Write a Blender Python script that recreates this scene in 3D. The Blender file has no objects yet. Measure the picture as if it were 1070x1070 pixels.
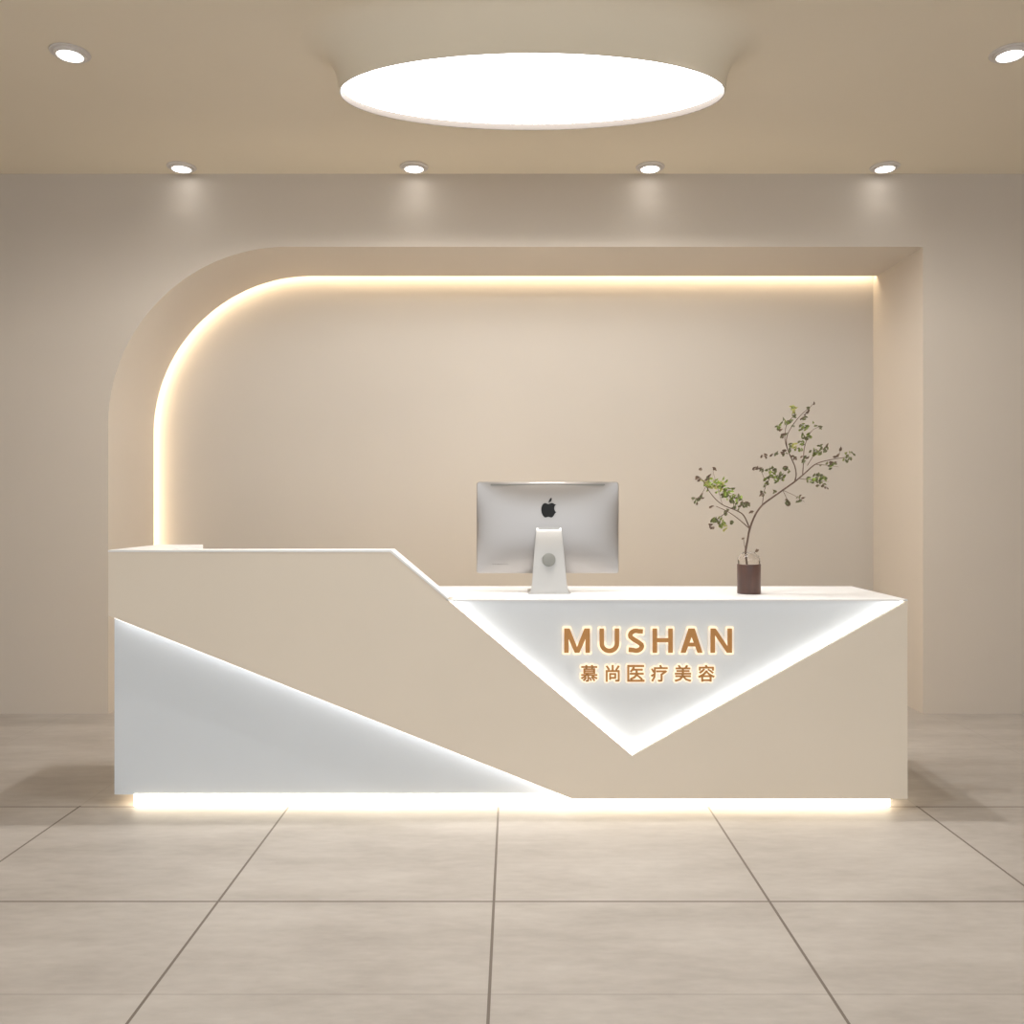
import bpy, bmesh, math, random
from mathutils import Vector, Matrix
S = bpy.context.scene
C = S.collection
F = 915.0; VX = 536.0; VY = 529.0; H = 1.28          # camera constants of the photograph (1070 px frame)

# ---------------------------------------------------------------- camera, world, big lights, exposure
cam = bpy.data.cameras.new('camera'); cam.sensor_width = 36; cam.lens = F/1070*36
cam.shift_x = -(VX-535)/1070; cam.shift_y = (VY-535)/1070
cam.clip_start = 0.05
co = bpy.data.objects.new('camera', cam); C.objects.link(co)
co.location = (0, 0, H); co.rotation_euler = (math.pi/2, 0, 0)
S.camera = co
w = bpy.data.worlds.new('world'); S.world = w; w.use_nodes = True
w.node_tree.nodes['Background'].inputs['Color'].default_value = (0.93, 0.97, 1.0, 1)
w.node_tree.nodes['Background'].inputs['Strength'].default_value = 1.82
S.view_settings.view_transform = 'Standard'; S.view_settings.look = 'None'
S.view_settings.gamma = 1; S.view_settings.use_curve_mapping = False
S.view_settings.exposure = 0.16
E_WALLSPOT, E_ROOMSPOT, E_OVAL = 1.3, 60.0, 6.5
E_COVE, E_DESKLED, E_PLINTH = 16.0, 3.7, 6.5

# ---------------------------------------------------------------- geometry of the room (metres)
DF = 3.68                                               # desk front
YW, YS, YB = 5.40, 6.085, 6.147                         # wall front, end of niche reveal, niche back wall
ZC = 3.33                                               # ceiling
def P(px, py, d):                                       # a traced outline given a real distance
    return ((px-VX)*d/F, H-(py-VY)*d/F)

# ---------------------------------------------------------------- materials
def srgb(r, g, b):
    f = lambda c: (c/255/12.92) if c/255 <= .04045 else ((c/255+.055)/1.055)**2.4
    return (f(r), f(g), f(b), 1)
def mat(name, col, rough=.5, metal=0, noise=0.0, nscale=3.0, bump=0.0, bscale=60, spec=.5, stretch=(1,1,1)):
    m = bpy.data.materials.new(name); m.use_nodes = True
    nt = m.node_tree; b = nt.nodes['Principled BSDF']
    b.inputs['Base Color'].default_value = col; b.inputs['Roughness'].default_value = rough
    b.inputs['Metallic'].default_value = metal; b.inputs['Specular IOR Level'].default_value = spec
    tc = nt.nodes.new('ShaderNodeTexCoord'); mp = nt.nodes.new('ShaderNodeMapping')
    mp.inputs['Scale'].default_value = stretch
    nt.links.new(tc.outputs['Object'], mp.inputs['Vector'])
    if noise:
        n = nt.nodes.new('ShaderNodeTexNoise'); n.inputs['Scale'].default_value = nscale; n.inputs['Detail'].default_value = 5
        nt.links.new(mp.outputs['Vector'], n.inputs['Vector'])
        r = nt.nodes.new('ShaderNodeValToRGB')
        r.color_ramp.elements[0].position = .3; r.color_ramp.elements[1].position = .7
        r.color_ramp.elements[0].color = tuple(c*(1-noise) for c in col[:3])+(1,)
        r.color_ramp.elements[1].color = tuple(min(1, c*(1+noise)) for c in col[:3])+(1,)
        nt.links.new(n.outputs['Fac'], r.inputs['Fac']); nt.links.new(r.outputs['Color'], b.inputs['Base Color'])
    if bump:
        n2 = nt.nodes.new('ShaderNodeTexNoise'); n2.inputs['Scale'].default_value = bscale; n2.inputs['Detail'].default_value = 3
        nt.links.new(mp.outputs['Vector'], n2.inputs['Vector'])
        bp = nt.nodes.new('ShaderNodeBump'); bp.inputs['Strength'].default_value = bump; bp.inputs['Distance'].default_value = .002
        nt.links.new(n2.outputs['Fac'], bp.inputs['Height']); nt.links.new(bp.outputs['Normal'], b.inputs['Normal'])
    return m
def emis(name, col, s):
    m = bpy.data.materials.new(name); m.use_nodes = True
    b = m.node_tree.nodes['Principled BSDF']; b.inputs['Base Color'].default_value = (.8,.8,.8,1)
    b.inputs['Emission Color'].default_value = col; b.inputs['Emission Strength'].default_value = s
    return m
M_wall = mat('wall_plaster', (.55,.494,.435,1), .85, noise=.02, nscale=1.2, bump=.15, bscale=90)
M_wall_dimmed = mat('wall_plaster_dimmed', (.46,.42,.378,1), .85, noise=.02, nscale=1.2, bump=.1, bscale=90)  # wall plaster, its colour darkened to tone down the light in the niche
M_ceil = mat('ceiling_plaster', (.75,.675,.55,1), .9, noise=.02, nscale=1.0)
M_beige = mat('beige_panel', (.79,.705,.595,1), .55, noise=.015, nscale=2)
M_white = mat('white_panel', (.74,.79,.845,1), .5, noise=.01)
M_white_lit = mat('white_panel_lit', (.84,.88,.92,1), .5, noise=.01)  # same white as the lower panel, LED glow lifted into the colour
M_top = mat('white_countertop', (.86,.86,.86,1), .35, noise=.005)
M_trim = mat('downlight_trim', (.62,.58,.55,1), .45, noise=.02)
M_rim = mat('lamp_rim', (.20,.17,.145,1), .5, noise=.01)
M_gold = mat('gold_letter', srgb(196,140,78), .4, metal=.25, noise=.04, nscale=40)
M_alu = mat('silver_aluminium', (.42,.395,.38,1), .36, metal=.85, noise=.01)
M_alu2 = mat('stand_aluminium', (.52,.51,.495,1), .45, metal=.5, noise=.01)
M_black = mat('glossy_black', (.012,.012,.013,1), .45, noise=.02, spec=.25)
M_grey = mat('grey_rubber', (.25,.25,.23,1), .5, noise=.02)
M_bark = mat('bark', srgb(104,84,72), .8, noise=.25, nscale=60, bump=.4, bscale=200)
M_sleeve = mat('brown_sleeve', srgb(88,62,54), .35, noise=.28, nscale=5, stretch=(6,6,1), bump=.2)
M_lens = emis('downlight_lens', (1,.98,.95,1), 6.0)
M_oval = emis('oval_diffuser', (1,1,1,1), E_OVAL)
M_cove = emis('cove_led', (1,.80,.54,1), E_COVE)
M_led = emis('desk_led', (1,.96,.90,1), E_DESKLED)
M_led2 = emis('desk_led_soft', (1,.96,.92,1), E_DESKLED*.85)
M_plinth = emis('plinth_led', (1,.88,.68,1), E_PLINTH)
M_halo = emis('letter_halo', (1,.80,.56,1), .32)

def leafmat(name, c):
    m = mat(name, c, .55, noise=.2, nscale=50)
    return m
M_leaf = [leafmat('leaf_green', srgb(140,150,84)), leafmat('leaf_olive', srgb(122,122,88)),
          leafmat('leaf_brown', srgb(128,108,92)), leafmat('leaf_bright', srgb(160,180,92)), leafmat('leaf_yellow', srgb(184,180,112))]

# glass
M_glass = bpy.data.materials.new('clear_glass'); M_glass.use_nodes = True
b = M_glass.node_tree.nodes['Principled BSDF']
b.inputs['Base Color'].default_value = (.99,.97,.95,1); b.inputs['Roughness'].default_value = .02
b.inputs['Transmission Weight'].default_value = 1; b.inputs['IOR'].default_value = 1.45

# floor tiles: joints from world position
def floor_mat():
    m = bpy.data.materials.new('floor_tile'); m.use_nodes = True
    nt = m.node_tree; N = nt.nodes; L = nt.links; b = N['Principled BSDF']
    geo = N.new('ShaderNodeNewGeometry'); sp = N.new('ShaderNodeSeparateXYZ'); L.new(geo.outputs['Position'], sp.inputs[0])
    def mth(op, a, b_=None, clamp=False):
        n = N.new('ShaderNodeMath'); n.operation = op; n.use_clamp = clamp
        for i, v in enumerate((a, b_)):
            if v is None: continue
            if isinstance(v, (int, float)): n.inputs[i].default_value = v
            else: L.new(v, n.inputs[i])
        return n.outputs[0]
    def joint(coord, off, period, half):
        t = mth('FLOORED_MODULO', mth('ADD', coord, -off+period/2), period)
        d = mth('ABSOLUTE', mth('SUBTRACT', t, period/2))
        return mth('LESS_THAN', d, half)
    jx = joint(sp.outputs[0], -.062, .893, .0042)
    jy = joint(sp.outputs[1], 2.836, .893, .0042)
    jf = mth('LESS_THAN', mth('ABSOLUTE', mth('SUBTRACT', sp.outputs[1], 2.296)), .0035)
    jo = mth('MAXIMUM', mth('MULTIPLY', mth('MAXIMUM', jx, jy), mth('MAXIMUM', mth('LESS_THAN', sp.outputs[1], 3.74), .12)), mth('MULTIPLY', jf, .22))
    # cloudy stone, streaked along x
    mp = N.new('ShaderNodeMapping'); mp.inputs['Scale'].default_value = (1, 2.8, 1); L.new(geo.outputs['Position'], mp.inputs[0])
    n1 = N.new('ShaderNodeTexNoise'); n1.inputs['Scale'].default_value = 1.6; n1.inputs['Detail'].default_value = 8; n1.inputs['Roughness'].default_value = .62
    L.new(mp.outputs[0], n1.inputs['Vector'])
    n2 = N.new('ShaderNodeTexNoise'); n2.inputs['Scale'].default_value = 14; n2.inputs['Detail'].default_value = 6
    L.new(mp.outputs[0], n2.inputs['Vector'])
    # each tile a slightly different tone
    cell = N.new('ShaderNodeCombineXYZ')
    L.new(mth('FLOOR', mth('DIVIDE', mth('ADD', sp.outputs[0], .062), .893)), cell.inputs[0])
    L.new(mth('FLOOR', mth('DIVIDE', mth('ADD', sp.outputs[1], -2.836), .893)), cell.inputs[1])
    wn = N.new('ShaderNodeTexWhiteNoise'); wn.noise_dimensions = '2D'; L.new(cell.outputs[0], wn.inputs['Vector'])
    v = mth('ADD', mth('MULTIPLY', n1.outputs['Fac'], .75), mth('MULTIPLY', n2.outputs['Fac'], .25))
    v = mth('ADD', v, mth('MULTIPLY', mth('SUBTRACT', wn.outputs['Value'], .5), .06))
    r = N.new('ShaderNodeValToRGB'); L.new(v, r.inputs['Fac'])
    r.color_ramp.elements[0].position = .34; r.color_ramp.elements[0].color = (.375,.337,.302,1)
    r.color_ramp.elements[1].position = .66; r.color_ramp.elements[1].color = (.515,.475,.435,1)
    mx = N.new('ShaderNodeMix'); mx.data_type = 'RGBA'
    L.new(jo, mx.inputs[0]); L.new(r.outputs['Color'], mx.inputs[6]); mx.inputs[7].default_value = (.17,.14,.115,1)
    L.new(mx.outputs[2], b.inputs['Base Color'])
    L.new(mth('ADD', mth('MULTIPLY', n2.outputs['Fac'], .2), .42), b.inputs['Roughness'])
    b.inputs['Specular IOR Level'].default_value = .35
    bp = N.new('ShaderNodeBump'); bp.inputs['Strength'].default_value = .4; bp.inputs['Distance'].default_value = .002
    L.new(mth('SUBTRACT', 1, jo), bp.inputs['Height']); L.new(bp.outputs['Normal'], b.inputs['Normal'])
    return m
M_floor = floor_mat()

# ---------------------------------------------------------------- helpers
def obj(name, bm, m, parent=None, smooth=False, loc=None, angle=None):
    bmesh.ops.recalc_face_normals(bm, faces=bm.faces)
    me = bpy.data.meshes.new(name); bm.to_mesh(me); bm.free()
    for mm in (m if isinstance(m, list) else [m]): me.materials.append(mm)
    if smooth:
        me.polygons.foreach_set('use_smooth', [True]*len(me.polygons))
        me.set_sharp_from_angle(angle=math.radians(angle or 35))
    o = bpy.data.objects.new(name, me); C.objects.link(o)
    if parent: o.parent = parent
    if loc: o.location = loc
    return o
def thing(name, label, cat, loc=(0,0,0), group=None):
    o = bpy.data.objects.new(name, None); o.empty_display_size = .1; C.objects.link(o); o.location = loc
    o['label'] = label; o['category'] = cat
    if group: o['group'] = group
    return o
def struct(o): o['kind'] = 'structure'; return o
def box(bm, x0, x1, y0, y1, z0, z1, bev=0):
    vs = [bm.verts.new(p) for p in ((x0,y0,z0),(x1,y0,z0),(x1,y1,z0),(x0,y1,z0),(x0,y0,z1),(x1,y0,z1),(x1,y1,z1),(x0,y1,z1))]
    fs = [bm.faces.new([vs[i] for i in f]) for f in ((0,1,2,3),(4,5,6,7),(0,1,5,4),(1,2,6,5),(2,3,7,6),(3,0,4,7))]
    if bev:
        es = list({e for f in fs for e in f.edges})
        bmesh.ops.bevel(bm, geom=es, offset=bev, segments=2, affect='EDGES')
def prism(bm, pts, y0, y1, bev=0):                      # polygon in x,z extruded along y
    a = [bm.verts.new((x, y0, z)) for x, z in pts]; c = [bm.verts.new((x, y1, z)) for x, z in pts]
    n = len(pts)
    f0 = bm.faces.new(a); f1 = bm.faces.new(c[::-1]); fs = [f0, f1]
    for i in range(n): fs.append(bm.faces.new((a[i], c[i], c[(i+1) % n], a[(i+1) % n])))
    if bev:
        bmesh.ops.bevel(bm, geom=list(f0.edges), offset=bev, segments=2, affect='EDGES')
def lathe(bm, prof, n=32, sx=1, sy=1, c=(0,0,0), close=True):
    rings = []
    for r, z in prof:
        if r < 1e-6: rings.append([bm.verts.new((c[0], c[1], c[2]+z))]*n)
        else: rings.append([bm.verts.new((c[0]+r*sx*math.cos(2*math.pi*i/n), c[1]+r*sy*math.sin(2*math.pi*i/n), c[2]+z)) for i in range(n)])
    for a, b_ in zip(rings, rings[1:]):
        for i in range(n):
            q = []
            for v in (a[i], a[(i+1) % n], b_[(i+1) % n], b_[i]):
                if v not in q: q.append(v)
            if len(q) > 2: bm.faces.new(q)
def tube(bm, pts, rads, n=8):
    prev = None
    for i, (p, r) in enumerate(zip(pts, rads)):
        p = Vector(p)
        t = (Vector(pts[min(i+1, len(pts)-1)])-Vector(pts[max(i-1, 0)])).normalized()
        up = Vector((0,1,0)) if abs(t.y) < .9 else Vector((1,0,0))
        u = t.cross(up).normalized(); v = t.cross(u)
        ring = [bm.verts.new(p+(u*math.cos(2*math.pi*k/n)+v*math.sin(2*math.pi*k/n))*r) for k in range(n)]
        if prev:
            for k in range(n): bm.faces.new((prev[k], prev[(k+1) % n], ring[(k+1) % n], ring[k]))
        else: bm.faces.new(ring[::-1])
        prev = ring
    bm.faces.new(prev)

# ---------------------------------------------------------------- the room
XL, XR, Y0 = -3.9, 4.0, -3.0
bm = bmesh.new(); box(bm, XL-.1, XR+.1, Y0, YB+.15, -.1, 0); struct(obj('floor', bm, M_floor))
bm = bmesh.new(); box(bm, XL-.1, XR+.1, Y0, YB+.15, ZC, ZC+.1); struct(obj('ceiling', bm, M_ceil))
bm = bmesh.new(); box(bm, XL-.1, XL, Y0, YW, 0, ZC); struct(obj('wall_left', bm, M_wall))
bm = bmesh.new(); box(bm, XR, XR+.1, Y0, YW, 0, ZC); struct(obj('wall_right', bm, M_wall))
# back wall: a deep mass with the asymmetrical arched niche cut through it
nx0, nx1, nz = (113-VX)*YW/F, (964.5-VX)*YW/F, H-(258-VY)*YW/F
R = 1.10
arc = [(nx0+R-R*math.cos(a), nz-R+R*math.sin(a)) for a in [math.pi/2*i/48 for i in range(49)]]
prof = [(nx0, 0)] + arc + [(nx1, nz), (nx1, 0)]          # niche outline, left foot -> over the arch -> right foot
bm = bmesh.new()
prism(bm, [(XL-.1, 0), (XL-.1, ZC), (XR+.1, ZC), (XR+.1, 0)] + prof[::-1], YW, YS)
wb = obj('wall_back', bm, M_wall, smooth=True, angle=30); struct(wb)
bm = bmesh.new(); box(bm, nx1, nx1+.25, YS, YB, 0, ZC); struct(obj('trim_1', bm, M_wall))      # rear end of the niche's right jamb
bm = bmesh.new(); box(bm, XL-.1, XR+.1, YB, YB+.12, 0, ZC); struct(obj('wall_niche_back', bm, M_wall_dimmed))
# light cove behind the arch: LED tape on the rear of the wall mass, a hand's width outside the opening
off = .035
bm = bmesh.new()
def cove_path(o):
    p = [(nx0-o, .02)] + [(nx0+R-(R+o)*math.cos(a), nz-R+(R+o)*math.sin(a)) for a in [math.pi/2*i/48 for i in range(49)]] + [(nx1-.002, nz+o)]
    return p
pa, pb = cove_path(off), cove_path(off+.005)
for i in range(len(pa)-1):
    q = [(pa[i], YS+.004), (pa[i+1], YS+.004), (pb[i+1], YS+.004), (pb[i], YS+.004)]
    lo = [bm.verts.new((p[0], y, p[1])) for p, y in q]
    hi = [bm.verts.new((v.co.x, YS+.038, v.co.z)) for v in lo]
    bm.faces.new(lo); bm.faces.new(hi)
    for k in range(4): bm.faces.new((lo[k], lo[(k+1) % 4], hi[(k+1) % 4], hi[k]))
o = obj('cove_light_strip', bm, M_cove); o['label'] = 'warm LED strip glowing from behind the arched edge of the wall niche'; o['category'] = 'light strip'

# ---------------------------------------------------------------- oval ceiling lamp
zl = H+1.85; ocx, ocy, oa, ob = .086, 3.927, .866, .372
lamp = thing('ceiling_lamp', 'large white oval lamp set in a flared funnel of the ceiling above the desk', 'ceiling lamp', (ocx, ocy, ZC))
hgt = ZC-zl
bm = bmesh.new()
N = 96; rings = []
for k in range(25):                                       # trumpet: tangent to the ceiling, near vertical at the rim
    ph = math.pi/2*k/24
    z = -hgt*(1-math.cos(ph)); outw = .17*(1-math.sin(ph))**1.1
    rings.append([bm.verts.new(((oa+outw)*math.cos(2*math.pi*i/N), (ob+outw)*math.sin(2*math.pi*i/N), z)) for i in range(N)])
for a, b_ in zip(rings, rings[1:]):
    for i in range(N): bm.faces.new((a[i], a[(i+1) % N], b_[(i+1) % N], b_[i]))
for dr_, z_ in ((-.0012, -hgt-.006), (-.006, -hgt-.0065)):
    rg = [bm.verts.new(((oa+dr_)*math.cos(2*math.pi*i/N), (ob+dr_)*math.sin(2*math.pi*i/N), z_)) for i in range(N)]
    a = rings[-1]; rings.append(rg)
    for i in range(N): bm.faces.new((a[i], a[(i+1) % N], rg[(i+1) % N], rg[i]))
fl = obj('flared_housing', bm, M_ceil, lamp, smooth=True, angle=60)
bm = bmesh.new()
def ell(dr, z): return [bm.verts.new(((oa+dr)*math.cos(2*math.pi*i/N), (ob+dr)*math.sin(2*math.pi*i/N), z)) for i in range(N)]
rr = [ell(-.0045, -hgt+.03), ell(-.0045, -hgt-.004), ell(-.006, -hgt-.007), ell(-.008, -hgt-.007), ell(-.010, -hgt-.004), ell(-.010, -hgt+.034)]
for a, b_ in zip(rr, rr[1:]):
    for i in range(N): bm.faces.new((a[i], a[(i+1) % N], b_[(i+1) % N], b_[i]))
obj('lamp_rim', bm, M_rim, lamp, smooth=True)
bm = bmesh.new(); f = ell(-.009, -hgt+.022); g = ell(-.009, -hgt+.032); bm.faces.new(f); bm.faces.new(g)
for i in range(N): bm.faces.new((f[i], f[(i+1) % N], g[(i+1) % N], g[i]))
obj('diffuser', bm, M_oval, lamp)

# ---------------------------------------------------------------- downlights
def spot(name, parent, loc, power, size, blend, r=.03, col=(1,.97,.93)):
    l = bpy.data.lights.new(name, 'SPOT'); l.energy = power; l.spot_size = math.radians(size); l.spot_blend = blend
    l.shadow_soft_size = r; l.color = col
    o = bpy.data.objects.new(name, l); C.objects.link(o); o.parent = parent; o.location = loc
    return o
def downlight_parts(t):
    bm = bmesh.new(); lathe(bm, [(.058,0), (.084,0), (.087,-.003), (.084,-.007), (.070,-.009), (.068,-.009), (.058,-.009)], 40)
    obj('trim_ring', bm, M_trim, t, smooth=True)
    bm = bmesh.new(); lathe(bm, [(.070,-.007), (.069,-.016), (.066,-.019), (.056,-.019), (.054,-.016), (.054,-.008)], 40)
    obj('lamp_bezel', bm, M_trim, t, smooth=True)
    bm = bmesh.new(); lathe(bm, [(0,-.0195), (.048,-.019), (.0535,-.017), (.0535,-.010), (0,-.010)], 40)
    obj('lens', bm, M_lens, t, smooth=True)
dlx = [-2.0, -.597, .828, 2.245]
labels = ['round recessed downlight near the wall at the left end of the row above the niche',
          'round downlight near the wall, left of the middle, above the curved top of the niche',
          'round downlight near the wall, right of the middle, beyond the oval lamp',
          'round downlight near the wall above the sharp right corner of the niche']
proto = thing('downlight', labels[0], 'downlight', (dlx[0], 5.285, ZC), 'recessed ceiling downlights')
downlight_parts(proto)
def copy_dl(loc, label):
    r = proto.copy(); C.objects.link(r); r.location = loc; r['label'] = label
    for ch in proto.children:
        if ch.type != 'MESH': continue
        c = ch.copy(); C.objects.link(c); c.parent = r
    return r
dls = [proto]
for x, l in zip(dlx[1:], labels[1:]): dls.append(copy_dl((x, 5.285, ZC), l))
f1 = copy_dl((-2.0, 3.955, ZC), 'round downlight on the open ceiling in the upper left corner, left of the oval lamp')
f2 = copy_dl((2.245, 3.955, ZC), 'round downlight on the open ceiling at the right edge, right of the oval lamp')
for d in dls: spot('downlight_beam', d, (0, 0, -.022), E_WALLSPOT, 120, 1.0, .05)
for d in (f1, f2): spot('downlight_beam', d, (0, 0, -.022), E_ROOMSPOT*.25, 168, .25, .05)
for x, y, k in ((-.46, 3.12, 1.3), (.89, 3.3, 1.1), (.76, 4.0, 1.15), (-.62, 3.98, 1.15)):
    if y < 3.5:
        d = copy_dl((x, y, ZC), 'round downlight in front of the oval lamp, on the %s' % ('left' if x < 0 else 'right'))
        spot('downlight_beam', d, (0, 0, -.022), E_ROOMSPOT*k, 140, 1.0, .018)
    else:
        spot('added_lamp_spot', lamp, (x-ocx, y-ocy, -hgt-.01), E_ROOMSPOT*k, 170, .25, .018)  # spot added under the diffuser for crisp shadows and a brighter wall
for x in (-1.3, 1.4):
    d = copy_dl((x, 1.3, ZC), 'round downlight near the entrance, on the %s' % ('left' if x < 0 else 'right'))
    spot('downlight_beam', d, (0, 0, -.022), E_ROOMSPOT*.1, 150, 1.0, .05)

# ---------------------------------------------------------------- reception desk
desk = thing('reception_desk', 'long angular beige reception desk with white triangular panels and glowing edges', 'reception desk', (0, 3.95, 0))
DY = 3.95
def dobj(name, bm, m, parent=desk, smooth=False):
    for v in bm.verts: v.co.y -= DY
    return obj(name, bm, m, parent, smooth)
def D(px, py): return P(px, py, DF)
xl, xr = D(113, 0)[0], D(948.5, 0)[0]
z0 = D(0, 835)[1]; zt = D(0, 576.5)[1]; zlow = D(0, 626.4)[1]; zlowb = D(0, 628)[1]
TL = D(408, 576.5); V = D(660.5, 790); TR = (xr, zlowb)
sl_a = (xl, D(113, 643.3)[1]); sl_b = (D(598, 835)[0], z0)
# beige cladding: one bent sheet
clad = [(xl, zt), TL, V, TR, (xr, z0), sl_b, sl_a]
bm = bmesh.new(); prism(bm, clad, DF, DF+.022, .0012)
cl = dobj('front_cladding', bm, M_beige)
cl['label'] = 'beige zigzag front cladding'
# white recessed panels
RP = DF+.058
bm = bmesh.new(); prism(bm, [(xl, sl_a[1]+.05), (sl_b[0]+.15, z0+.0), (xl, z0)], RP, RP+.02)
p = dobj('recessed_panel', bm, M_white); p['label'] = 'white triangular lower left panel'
def lerp_x(A, B, z): return A[0]+(B[0]-A[0])*(z-A[1])/(B[1]-A[1])
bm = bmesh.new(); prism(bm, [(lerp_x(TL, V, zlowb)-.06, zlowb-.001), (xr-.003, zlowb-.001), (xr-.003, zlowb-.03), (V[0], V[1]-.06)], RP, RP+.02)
vp = dobj('recessed_panel', bm, M_white_lit); vp['label'] = 'white inverted triangle sign panel'
# carcass behind
bm = bmesh.new()
sil = [(xl+.004, z0+.002), (xl+.004, zt-.006), (TL[0]-.004, zt-.006), (lerp_x(TL, V, zlow)-.01, zlow-.001), (lerp_x(TL, V, zlow)-.01, zlowb-.001), (xr-.004, zlowb-.001), (xr-.004, z0+.002)]
prism(bm, sil, RP+.021, RP+.045)
dobj('desk_carcass', bm, M_beige)
# top ledge along the high part and down the slant (white)
LD = DF+.11
n = Vector((V[0]-TL[0], V[1]-TL[1])).normalized(); nn = Vector((-n.y, n.x)); nn = nn if nn.y > 0 else -nn
th = .008
sE = (lerp_x(TL, V, zlow+.0), zlow)
ledge = [(xl, zt-.001), (xl, zt+th-.001), (TL[0]+.003, zt+th-.001), (sE[0]+nn.x*th, sE[1]+nn.y*th), (sE[0], sE[1]), (TL[0], zt-.001)]
bm = bmesh.new(); prism(bm, ledge, DF-.002, LD, .001)
dobj('raised_ledge', bm, M_top)
# left return: side wall with its own top, seen from above at the back
xr_in = xl+.213; yr = DF*48/42
bm = bmesh.new(); box(bm, xl, xr_in, LD+.001, yr, zt-.02, zt+th-.001, .001)
dobj('return_top', bm, M_top)
bm = bmesh.new(); box(bm, xl+.004, xr_in-.004, RP+.046, yr-.004, z0+.002, zt-.021)
dobj('side_panel', bm, M_beige)
# low counter
bm = bmesh.new(); 
cx0 = lerp_x(TL, V, zlow)
prism(bm, [(cx0+.004, zlowb), (cx0-.012, zlow), (xr, zlow), (xr, zlowb)], DF, DF+.02, .0008)
box(bm, xr_in+.001, xr, LD+.001, DF*97.4/83.5, zlowb, zlow)
box(bm, cx0+.02, xr, DF+.02, LD+.001, zlowb, zlow)
dobj('countertop', bm, M_top)
bm = bmesh.new(); box(bm, xr-.03, xr-.004, RP+.046, DF*97.4/83.5-.01, z0+.002, zlowb-.001)
dobj('side_panel', bm, M_beige)
# LED strips tucked along the cut edges of the cladding
def strip(A, B, inward, m, e=.007, w_=.010, y0=DF+.012, y1=DF+.030):
    A = Vector(A); B = Vector(B); d = (B-A).normalized(); q = Vector(inward).normalized()
    bm = bmesh.new()
    prism(bm, [tuple(A-q*w_), tuple(B-q*w_), tuple(B+q*e), tuple(A+q*e)], y0+.011, y1)
    o = dobj('led_strip', bm, m); o['label'] = 'white glowing edge strip'
    return o
d1 = (Vector(sl_b)-Vector(sl_a)).normalized()
strip(Vector(sl_a)+d1*.02, Vector(sl_b)-d1*.02, (d1.y, -d1.x) if -d1.x < 0 else (-d1.y, d1.x), M_led2)
d2 = (Vector(V)-Vector((lerp_x(TL, V, zlowb), zlowb))).normalized()
strip(Vector((lerp_x(TL, V, zlowb), zlowb)), Vector(V), (-d2.y, d2.x) if d2.x > 0 else (d2.y, -d2.x), M_led)
d3 = (Vector(TR)-Vector(V)).normalized()
strip(Vector(V), Vector(TR)-d3*.01, (-d3.y, d3.x), M_led)
# glowing plinth
bm = bmesh.new(); box(bm, xl+.085, xr-.05, DF+.055, DF+.50, 0, z0+.002)
o = dobj('plinth', bm, M_plinth); o['label'] = 'recessed base glowing warm white'

# ---------------------------------------------------------------- lettering on the sign panel
LY = RP-.024                                            # front of the letters, on short standoffs
def Q(px, py): return P(px, py, LY)
def rects_for(letter, x0, x1, y0, y1, wd):
    polys = []
    R_ = lambda a, b_, c, d: polys.append([(a, b_), (c, b_), (c, d), (a, d)])
    if letter == 'M':
        R_(x0, y0, x0+wd, y1); R_(x1-wd, y0, x1, y1); m = (x0+x1)/2; k = wd*1.02
        polys.append([(x0, y0), (x0+k+1, y0), (m+k*.5, y1), (m-k*.5, y1)])
        polys.append([(x1, y0), (x1-k-1, y0), (m-k*.5, y1), (m+k*.5, y1)])
    if letter == 'N':
        R_(x0, y0, x0+wd, y1); R_(x1-wd, y0, x1, y1)
        polys.append([(x0, y0), (x0+wd*1.15, y0), (x1, y1), (x1-wd*1.15, y1)])
    if letter == 'H':
        R_(x0, y0, x0+wd, y1); R_(x1-wd, y0, x1, y1); m = (y0+y1)/2-.5; R_(x0+wd, m-wd*.45, x1-wd, m+wd*.45)
    if letter == 'A':
        m = (x0+x1)/2; k = wd*1.12
        polys.append([(m-k*.62, y0), (m+k*.62, y0), (x0+k, y1), (x0, y1)])
        polys.append([(m-k*.62, y0), (m+k*.62, y0), (x1, y1), (x1-k, y1)])
        yb = y0+(y1-y0)*.66; R_(x0+k*1.2, yb-wd*.42, x1-k*1.2, yb+wd*.42)
    if letter in 'US':
        if letter == 'U':
            rx = (x1-x0-wd)/2; cx = (x0+x1)/2; ry = rx*.98; cy = y1-ry-wd*.5+.3
            c = [(x0+wd/2, y0)] + [(cx-rx*math.cos(a), cy+ry*math.sin(a)) for a in [math.pi*i/20 for i in range(21)]] + [(x1-wd/2, y0)]
        else:
            cx = (x0+x1)/2; h_ = (y1-y0-wd)/4; rx = (x1-x0-wd)/2
            top = y0+wd/2+h_; bot = y1-wd/2-h_
            c = [(x1-wd*.25, y0+wd*.5+.7)]+[(cx+rx*1.02*math.cos(a), top-h_*math.sin(a)) for a in [math.radians(65+i*12.5) for i in range(11)]]
            c += [(cx-rx*.45, (top+bot)/2-h_*.30), (cx+rx*.40, (top+bot)/2+h_*.30)]
            c += [(cx+rx*1.02*math.cos(a), bot-h_*math.sin(a)) for a in [math.radians(10-i*12.5) for i in range(11)]]+[(x0+wd*.15, y1-wd*.5-1.0)]
        for i in range(len(c)-1):                        # mitred strip
            def nrm(j):
                a = Vector(c[max(j-1, 0)]); b_ = Vector(c[min(j+1, len(c)-1)]); t = (b_-a).normalized(); return Vector((-t.y, t.x))*wd/2
            p0, p1 = Vector(c[i]), Vector(c[i+1]); n0, n1 = nrm(i), nrm(i+1)
            polys.append([tuple(p0+n0), tuple(p1+n1), tuple(p1-n1), tuple(p0-n0)])
    return polys
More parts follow.
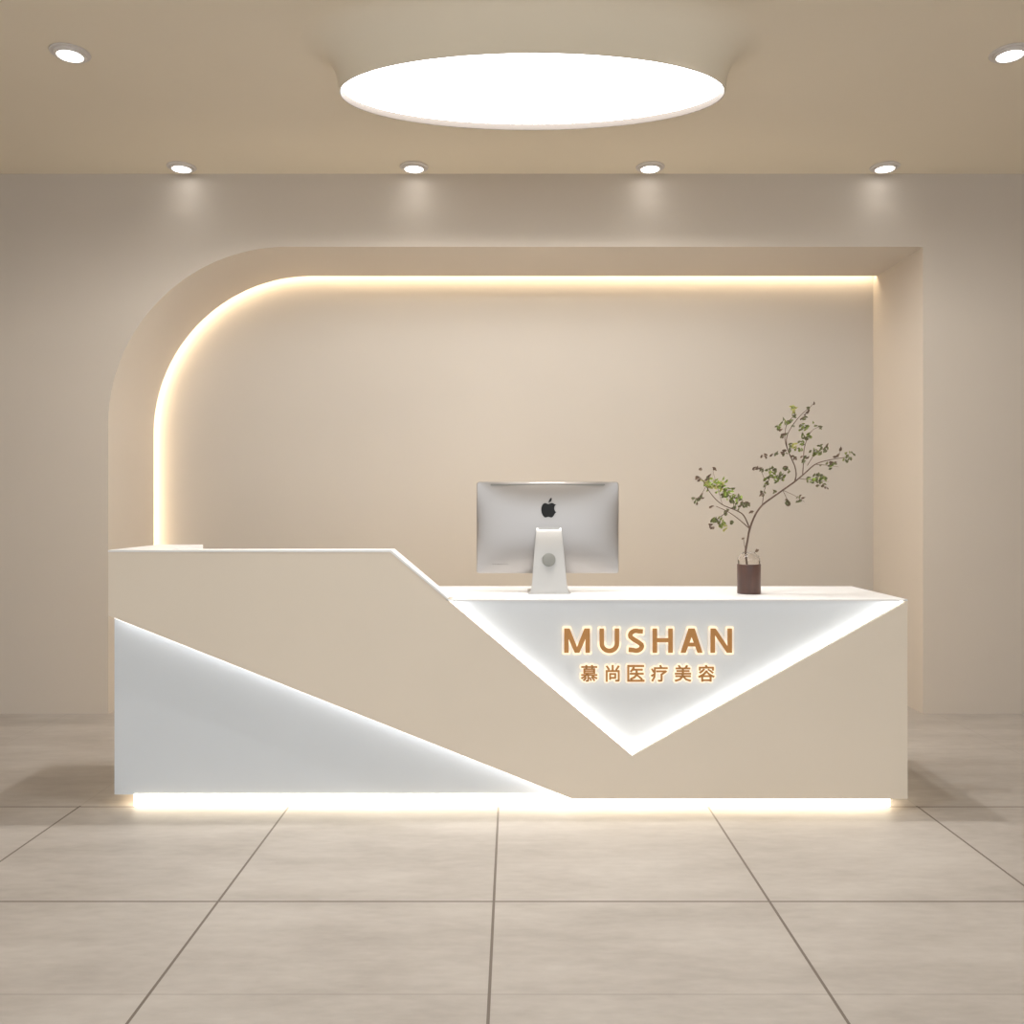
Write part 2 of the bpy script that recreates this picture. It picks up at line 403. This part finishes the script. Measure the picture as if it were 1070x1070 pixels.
def halo_mesh(bm, segs, r, y0, y1, n=10):                # rounded border that follows an outline
    for (a, b_) in segs:
        a = Vector(a); b_ = Vector(b_); d = b_-a
        if d.length < 1e-5: continue
        ang = math.atan2(d.y, d.x); pts = []
        for k in range(n//2+1): t = ang-math.pi/2+math.pi*k/(n//2); pts.append((b_.x+r*math.cos(t), b_.y+r*math.sin(t)))
        for k in range(n//2+1): t = ang+math.pi/2+math.pi*k/(n//2); pts.append((a.x+r*math.cos(t), a.y+r*math.sin(t)))
        prism(bm, pts, y0, y1)
hb = bmesh.new(); faces = []
HR = .0095
for ch, a, c in (('M', 589.5, 616.5), ('U', 626.5, 647), ('S', 656.2, 673), ('H', 682, 703), ('A', 711.3, 734.2), ('N', 742.5, 765)):
    polys = [[Q(x, y) for x, y in pl] for pl in rects_for(ch, a, c, 656.8, 682.2, 4.7)]
    bm = bmesh.new()
    for kk, pl in enumerate(polys):
        prism(bm, pl, LY-.00012*kk, LY+.004)
        halo_mesh(hb, [(pl[i], pl[(i+1) % len(pl)]) for i in range(len(pl))], HR, LY+.0045, LY+.0105)
        prism(hb, pl, LY+.0047+.0001*kk, LY+.0103)
    faces.append(('letter', bm))
t1 = dobj('latin_lettering', hb, M_halo); t1['label'] = 'large row of gold capital letters with luminous cream edges'
for nme, bm in faces: dobj(nme, bm, M_gold, t1)
hb = bmesh.new(); faces = []
for ch, cx_ in zip('慕尚医疗美容', (615.7, 640.3, 664.5, 689, 713.7, 738.2)):
    fc = bpy.data.curves.new('glyph', 'FONT'); fc.body = ch; fc.size = 1; fc.offset = 0; fc.resolution_u = 2
    fo = bpy.data.objects.new('glyph', fc); C.objects.link(fo); bpy.context.view_layer.update()
    me = bpy.data.meshes.new_from_object(fo.evaluated_get(bpy.context.evaluated_depsgraph_get()))
    bpy.data.objects.remove(fo); bpy.data.curves.remove(fc)
    g = bmesh.new(); g.from_mesh(me); bpy.data.meshes.remove(me)
    bmesh.ops.remove_doubles(g, verts=g.verts, dist=.001)
    xs = [v.co.x for v in g.verts]; ys = [v.co.y for v in g.verts]
    gx, gy = (min(xs)+max(xs))/2, (min(ys)+max(ys))/2
    hh = 16.8*LY/F; s = hh/(max(ys)-min(ys))
    X0, Z0 = Q(cx_, 703.7)
    for v in g.verts: v.co = Vector((X0+(v.co.x-gx)*s, LY+.004, Z0+(v.co.y-gy)*s))
    segs = [((e.verts[0].co.x, e.verts[0].co.z), (e.verts[1].co.x, e.verts[1].co.z)) for e in g.edges if len(e.link_faces) == 1]
    halo_mesh(hb, segs, .0085, LY+.0045, LY+.0105, 6)
    bold = bmesh.new(); halo_mesh(bold, segs, .0014, LY-.0002, LY+.0042, 6)
    tmp = bpy.data.meshes.new('tmp'); bold.to_mesh(tmp); bold.free()
    ext = bmesh.ops.extrude_face_region(g, geom=list(g.faces))
    for v in ext['geom']:
        if isinstance(v, bmesh.types.BMVert): v.co.y = LY
    g.from_mesh(tmp); bpy.data.meshes.remove(tmp)
    faces.append(g)
t2 = dobj('chinese_lettering', hb, M_halo); t2['label'] = 'small row of six gold Chinese characters with luminous cream edges'
for g in faces: dobj('letter', g, M_gold, t2)

# ---------------------------------------------------------------- computer, seen from behind
CZ = zlow+.0005
cy = 3.93; comp = thing('desktop_computer', 'silver all-in-one desktop computer seen from behind on the white counter', 'computer', ((574-VX)*cy/F, cy, CZ))
sd = 4.03
sx0, sz1 = P(498, 503.5, sd); sx1, sz0 = P(646.5, 599, sd)
cxw = comp.location.x; W = sx1-sx0; Hh = sz1-sz0; mx = (sx0+sx1)/2-cxw; mz = (sz0+sz1)/2-CZ
def rr_pts(w_, h_, r, n=5):
    out = []
    for sx, sz, a0 in ((1,1,0), (-1,1,90), (-1,-1,180), (1,-1,270)):
        for k in range(n+1):
            a = math.radians(a0+90*k/n); out.append((sx*(w_/2-r)+r*math.cos(a), sz*(h_/2-r)+r*math.sin(a)))
    return out
yo = sd-cy
def bulge(x, z):                                         # shallow convex back, thin at the edges
    a = abs(x)/(W/2); c = abs(z)/(Hh/2)
    return .034*max(0, 1-a**2.2)**.8*max(0, 1-c**2.4)**.8
edge = []
_p = rr_pts(W, Hh, .014)
for i, p in enumerate(_p):
    q = _p[(i+1) % len(_p)]; L_ = math.hypot(q[0]-p[0], q[1]-p[1]); k_ = max(1, int(L_/.02))
    edge += [(p[0]+(q[0]-p[0])*j/k_, p[1]+(q[1]-p[1])*j/k_) for j in range(k_)]
bm = bmesh.new(); rings = []
for f_, fixed in ((1,.008), (1,.0), (.992,None), (.97,None), (.94,None), (.90,None), (.84,None), (.77,None), (.69,None), (.6,None), (.5,None), (.4,None), (.3,None), (.2,None), (.1,None), (.03,None)):
    rings.append([bm.verts.new((mx+x*f_, yo+(fixed if fixed is not None else -.003-bulge(x*f_, z*f_)), mz+z*f_)) for x, z in edge])
for a, b_ in zip(rings, rings[1:]):
    for i in range(len(a)): bm.faces.new((a[i], a[(i+1) % len(a)], b_[(i+1) % len(a)], b_[i]))
bm.faces.new(rings[0]); bm.faces.new(rings[-1])
hs = obj('housing', bm, M_alu, comp, smooth=True, angle=40)
bm = bmesh.new(); prism(bm, [(mx+x, mz+z) for x, z in rr_pts(W-.01, Hh-.01, .012)], yo+.0085, yo+.0105)
obj('screen', bm, M_black, comp)
bm = bmesh.new(); box(bm, mx-.262, mx+.262, yo-.0105, yo-.004, mz+Hh/2-.0165, mz+Hh/2-.0095)
obj('air_vent', bm, M_grey, comp)
# fruit emblem: outline from arcs, with a bite, plus a leaf
def apple(s):
    right = [(0,.40),(.10,.44),(.22,.475),(.34,.45),(.43,.38)]
    bite = [(.43+.16-.20*math.cos(a)*1.0-.0, .12+.27*math.sin(a)) for a in [math.radians(75-150*i/10) for i in range(11)]]
    low = [(.45,-.20),(.38,-.34),(.29,-.46),(.20,-.50),(.10,-.475),(0,-.45)]
    left = [(-.10,-.475),(-.20,-.50),(-.29,-.46),(-.38,-.34),(-.45,-.18),(-.475,0),(-.47,.15),(-.43,.30),(-.34,.43),(-.22,.475),(-.10,.44)]
    body = right+bite+low+left
    leaf = [(.0,.52)]+[(.0+.24*t, .52+.30*t+.10*math.sin(math.pi*t)) for t in (.2,.4,.6,.8)]+[(.22,.82)]+[(.24*t+.06*math.sin(math.pi*t), .52+.30*t-.08*math.sin(math.pi*t)) for t in (.8,.6,.4,.2)]
    return [(x*s, z*s) for x, z in body], [(x*s, z*s) for x, z in leaf]
ax, az = P(573, 533, 3.992); ab, al = apple(.068)
bm = bmesh.new()
for pl in (ab, al): prism(bm, [(ax-cxw+x, az-CZ+z) for x, z in pl], yo-.041, yo-.030)
obj('fruit_emblem', bm, M_black, comp)
bm = bmesh.new()                                         # small printed line in the lower left corner
for i in range(9):
    x0 = mx-W/2+.074+i*.0095; wd = (.005,.0045,.007,.006)[i % 4]
    z = P(0, 590, 4.02)[1]-CZ
    box(bm, x0, x0+wd, yo-.0160, yo-.006, z, z+.0042)
obj('printed_text', bm, M_grey, comp)
# stand: sloping neck in front of the foot plate
zz = lambda py, d: P(0, py, d)[1]-CZ
bm = bmesh.new()
neck = [(.0565, yo-.046, zz(551.5, 3.985)), (.058, yo-.064, zz(556, 3.97)), (.066, yo-.080, zz(575, 3.95)), (.078, -.004, .045), (.084, -.012, .012), (.086, -.014, .0)]
ra = []
for w_, y, z in neck:
    ra.append([bm.verts.new(p) for p in ((-w_, y, z), (w_, y, z), (w_, y+.014, z-.0), (-w_, y+.014, z-.0))])
for a, b_ in zip(ra, ra[1:]):
    for i in range(4): bm.faces.new((a[i], a[(i+1) % 4], b_[(i+1) % 4], b_[i]))
bm.faces.new(ra[0]); bm.faces.new(ra[-1])
bmesh.ops.bevel(bm, geom=[e for e in bm.edges if abs(e.verts[0].co.x-e.verts[1].co.x) < .03 and abs(e.verts[0].co.z-e.verts[1].co.z) > .001], offset=.003, segments=2, affect='EDGES')
st = obj('stand', bm, M_alu2, comp, smooth=True)
bm = bmesh.new(); box(bm, -.096, .096, -.022, .175, 0, .006, .0025)
obj('foot_plate', bm, M_alu2, comp, smooth=True)
gx, gz = P(573.5, 585, 3.935)
bm = bmesh.new(); lathe(bm, [(0,.008), (.025,.008), (.030,.006), (.030,-.002), (0,-.002)], 28)
g = obj('cable_grommet', bm, M_grey, comp, smooth=True, loc=(gx-cxw, .008, gz-CZ)); g.rotation_euler = (math.radians(80), 0, 0)
bm = bmesh.new(); box(bm, -.05, .05, yo-.052, yo-.03, zz(551.5, 3.985)-.02, zz(551.5, 3.985)+.002, .003)
obj('hinge', bm, M_alu2, comp, smooth=True)

# ---------------------------------------------------------------- vase and branch
vd = 3.93; vx = (782.6-VX)*vd/F
vz = CZ
vase = thing('glass_vase', 'clear glass bottle vase with a brown lower sleeve on the white counter', 'vase', (vx, vd, vz))
sc = vd/F
bm = bmesh.new()
r0 = .0515; hv = .186
outer = [(0,.002), (r0-.006,.002), (r0-.003,.004), (r0-.003,.150), (r0-.002,.158), (r0-.006,.168), (r0-.018,.176), (.028,.180), (.026,.186), (.0235,.186), (.0245,.179), (r0-.020,.172), (r0-.010,.164), (r0-.006,.156), (r0-.006,.009), (0,.008)]
lathe(bm, outer, 40); obj('glass_body', bm, M_glass, vase, smooth=True, angle=50)
bm = bmesh.new()
prof_ = [(r0-.0026,.0005), (r0-.001,.0005), (r0+.0003,.003), (r0+.0003,.131), (r0-.0012,.1325), (r0-.0026,.1325), (r0-.0026,.0005)]
lathe(bm, prof_, 40); obj('sleeve', bm, M_sleeve, vase, smooth=True)

random.seed(7)
br = thing('leafy_branch', 'slender forked branch with small green and brown leaves standing in the glass vase', 'branch', (vx, vd, vz))
def B(u, v, dy=0):                                        # u,v measured on an enlarged crop of the photograph
    px, py = 700+u/4.457, 400+v/4.457; d = vd+dy
    x, z = P(px, py, d); return Vector((x-vx, dy, z-vz))
def spline(pts, n=5):
    out = []
    P_ = [pts[0]]+pts+[pts[-1]]
    for i in range(1, len(P_)-2):
        for k in range(n):
            t = k/n; a, b_, c, d = P_[i-1], P_[i], P_[i+1], P_[i+2]
            out.append(.5*((2*b_)+(c-a)*t+(2*a-5*b_+4*c-d)*t*t+(3*b_-a-3*c+d)*t**3))
    out.append(pts[-1]); return out
bm = bmesh.new()
def branch(uv, r0_, r1, dy0=0, dy1=0):
    n_ = len(uv); pts = [B(u, v, dy0+(dy1-dy0)*i/(n_-1)) for i, (u, v) in enumerate(uv)]
    pts = spline(pts, 4)
    tube(bm, pts, [r0_+(r1-r0_)*i/(len(pts)-1) for i in range(len(pts))], 7)
branch([(366,948),(358,835),(352,790),(362,730),(372,680),(395,620),(430,570),(490,525),(580,462)], .0050, .0036)
branch([(580,462),(630,420),(680,378),(750,358),(835,345)], .0034, .0012, 0, .05)
branch([(580,462),(588,430),(582,390),(565,350),(545,300),(545,250),(570,200),(610,150),(645,120),(675,90)], .0030, .0008, 0, -.05)
branch([(548,310),(535,260),(545,190),(580,150),(575,110)], .0018, .0008, -.025, -.07)
branch([(618,430),(622,370),(625,310),(640,260),(665,220),(705,200)], .0022, .0008, .01, .07)
branch([(640,385),(665,345),(690,320),(730,300)], .0015, .0007, .02, .08)
branch([(372,680),(345,620),(310,595),(240,565),(190,515),(160,465),(140,440)], .0030, .0010, 0, -.08)
branch([(372,680),(320,635),(270,600),(215,575)], .0026, .0010, 0, .05)
branch([(270,600),(240,620),(205,645)], .0014, .0007, .03, .06)
branch([(430,570),(440,500),(465,440),(465,390)], .0015, .0006, 0, -.06)
branch([(525,500),(545,540),(562,572)], .0013, .0006, 0, .04)
branch([(600,445),(650,452),(740,460)], .0016, .0006, .0, -.06)
branch([(680,380),(740,385),(785,392)], .0014, .0006, .02, .06)
branch([(300,592),(290,545),(250,500),(215,470)], .0014, .0006, -.01, -.03)
branch([(450,470),(420,405),(390,392)], .0010, .0005, -.03, -.06)
branch([(352,775),(345,745),(343,725)], .0016, .0008, 0, .01)
branch([(790,335),(790,315),(797,292)], .0009, .0005, .04, .05)
branch([(170,480),(145,520),(115,550)], .0012, .0005, -.06, -.07)
branch([(525,500),(580,525),(628,555)], .0011, .0005, 0, .04)
branch([(245,570),(205,430),(203,405)], .0008, .0005, -.04, -.05)
obj('stem', bm, M_bark, br, smooth=True)
bm = bmesh.new()
def leaf(u, v, L_, ang, m, dy):
    c = B(u, v, dy); d = Vector((math.cos(ang), random.uniform(-.5,.5), math.sin(ang))).normalized()
    s = d.cross(Vector((random.uniform(-.5,.5), 1, random.uniform(-.7,.7)))).normalized(); up = d.cross(s)*.12
    wd = L_*random.uniform(.2,.3); pts = []
    mid = [bm.verts.new(c+d*L_*(t-.5)) for t in (0,.3,.65,1)]
    l1 = [bm.verts.new(c+d*L_*(t-.5)+s*wd*k+up*L_*2) for t, k in ((.28,1),(.62,.85))]
    l2 = [bm.verts.new(c+d*L_*(t-.5)-s*wd*k+up*L_*2) for t, k in ((.28,1),(.62,.85))]
    for f_ in ((mid[0],l1[0],mid[1]), (mid[1],l1[0],l1[1],mid[2]), (mid[2],l1[1],mid[3]), (mid[0],mid[1],l2[0]), (mid[1],mid[2],l2[1],l2[0]), (mid[2],mid[3],l2[1])):
        bm.faces.new(f_).material_index = m
# clusters: u, v, spread u, spread v, count, colours, depth
CL = [(575,118,16,24,9,(4,0,4),-.06),(668,92,5,5,1,(2,),-.05),(645,125,8,10,3,(2,1),-.05),(620,160,18,12,4,(1,2),-.04),
      (545,182,26,20,11,(1,0,1),-.05),(505,205,16,14,7,(0,1),-.05),(580,158,10,10,3,(1,),-.04),(525,245,14,20,5,(2,1),-.04),
      (630,205,28,20,12,(1,0,1),.05),(690,205,20,8,4,(2,1),.06),(640,250,22,22,10,(1,0),.05),(610,285,20,22,7,(0,1),.03),
      (575,300,22,18,9,(4,0,1),-.02),(540,320,18,18,6,(1,2),-.03),(500,325,18,12,4,(2,1),-.05),(435,340,18,8,3,(2,),-.05),
      (690,318,36,20,20,(1,0,1),.06),(720,300,14,10,4,(2,1),.06),(575,350,18,12,4,(2,1),.0),(625,352,22,16,7,(1,2),.02),
      (795,305,4,10,2,(2,),.04),(830,345,20,20,13,(1,0,1),.05),(780,338,20,6,3,(2,1),.04),(755,380,30,14,12,(1,2,0),.06),
      (690,447,40,16,24,(1,0,1,3),-.05),(715,485,24,8,6,(2,1),-.05),(405,398,20,8,6,(1,2),-.05),(462,405,34,20,12,(1,0,1),-.05),
      (540,400,20,12,6,(1,2),-.03),(462,440,20,18,8,(0,1),-.04),(520,440,26,22,14,(0,1,1),-.02),(450,470,14,12,3,(1,),-.03),
      (435,520,12,20,5,(2,1),-.01),(485,507,10,5,2,(1,),-.02),(550,555,14,22,6,(2,1),.03),(605,545,26,18,6,(2,1,1),.03),
      (140,402,6,6,2,(2,),-.08),(130,445,8,8,2,(2,),-.08),(205,405,5,14,2,(1,2),-.05),(170,440,14,12,5,(2,1),-.07),
      (190,475,34,24,24,(3,0,4),-.06),(235,465,26,22,14,(4,3),-.05),(265,510,34,22,28,(3,0,1),-.04),(300,535,28,18,18,(1,3,0),-.03),
      (350,565,26,14,11,(1,2),-.02),(375,600,10,8,2,(2,),0),(120,545,14,22,7,(1,2),-.07),(150,525,8,12,3,(2,1),-.07),
      (205,577,14,4,2,(2,),.04),(260,605,8,14,4,(1,),.03),(285,648,10,8,2,(1,),.03),(205,635,20,14,9,(1,0),.05),
      (235,655,18,18,9,(1,0),.05),(190,665,14,14,4,(2,),.05),(258,675,10,10,3,(4,),.04),(305,575,14,8,4,(1,),0),(343,728,3,8,1,(2,),.01),(400,782,14,3,2,(2,),.0)]
for u, v, su, sv, n_, cols, dy in CL:
    for _ in range(int(n_*1.45+.5)):
        leaf(u+random.gauss(0, su*.55), v+random.gauss(0, sv*.55), random.uniform(.014,.024), random.uniform(0, math.pi) if random.random() < .4 else random.gauss(.6,.5), random.choice(cols), dy+random.uniform(-.03,.03))
lv = obj('leaves', bm, M_leaf, br)
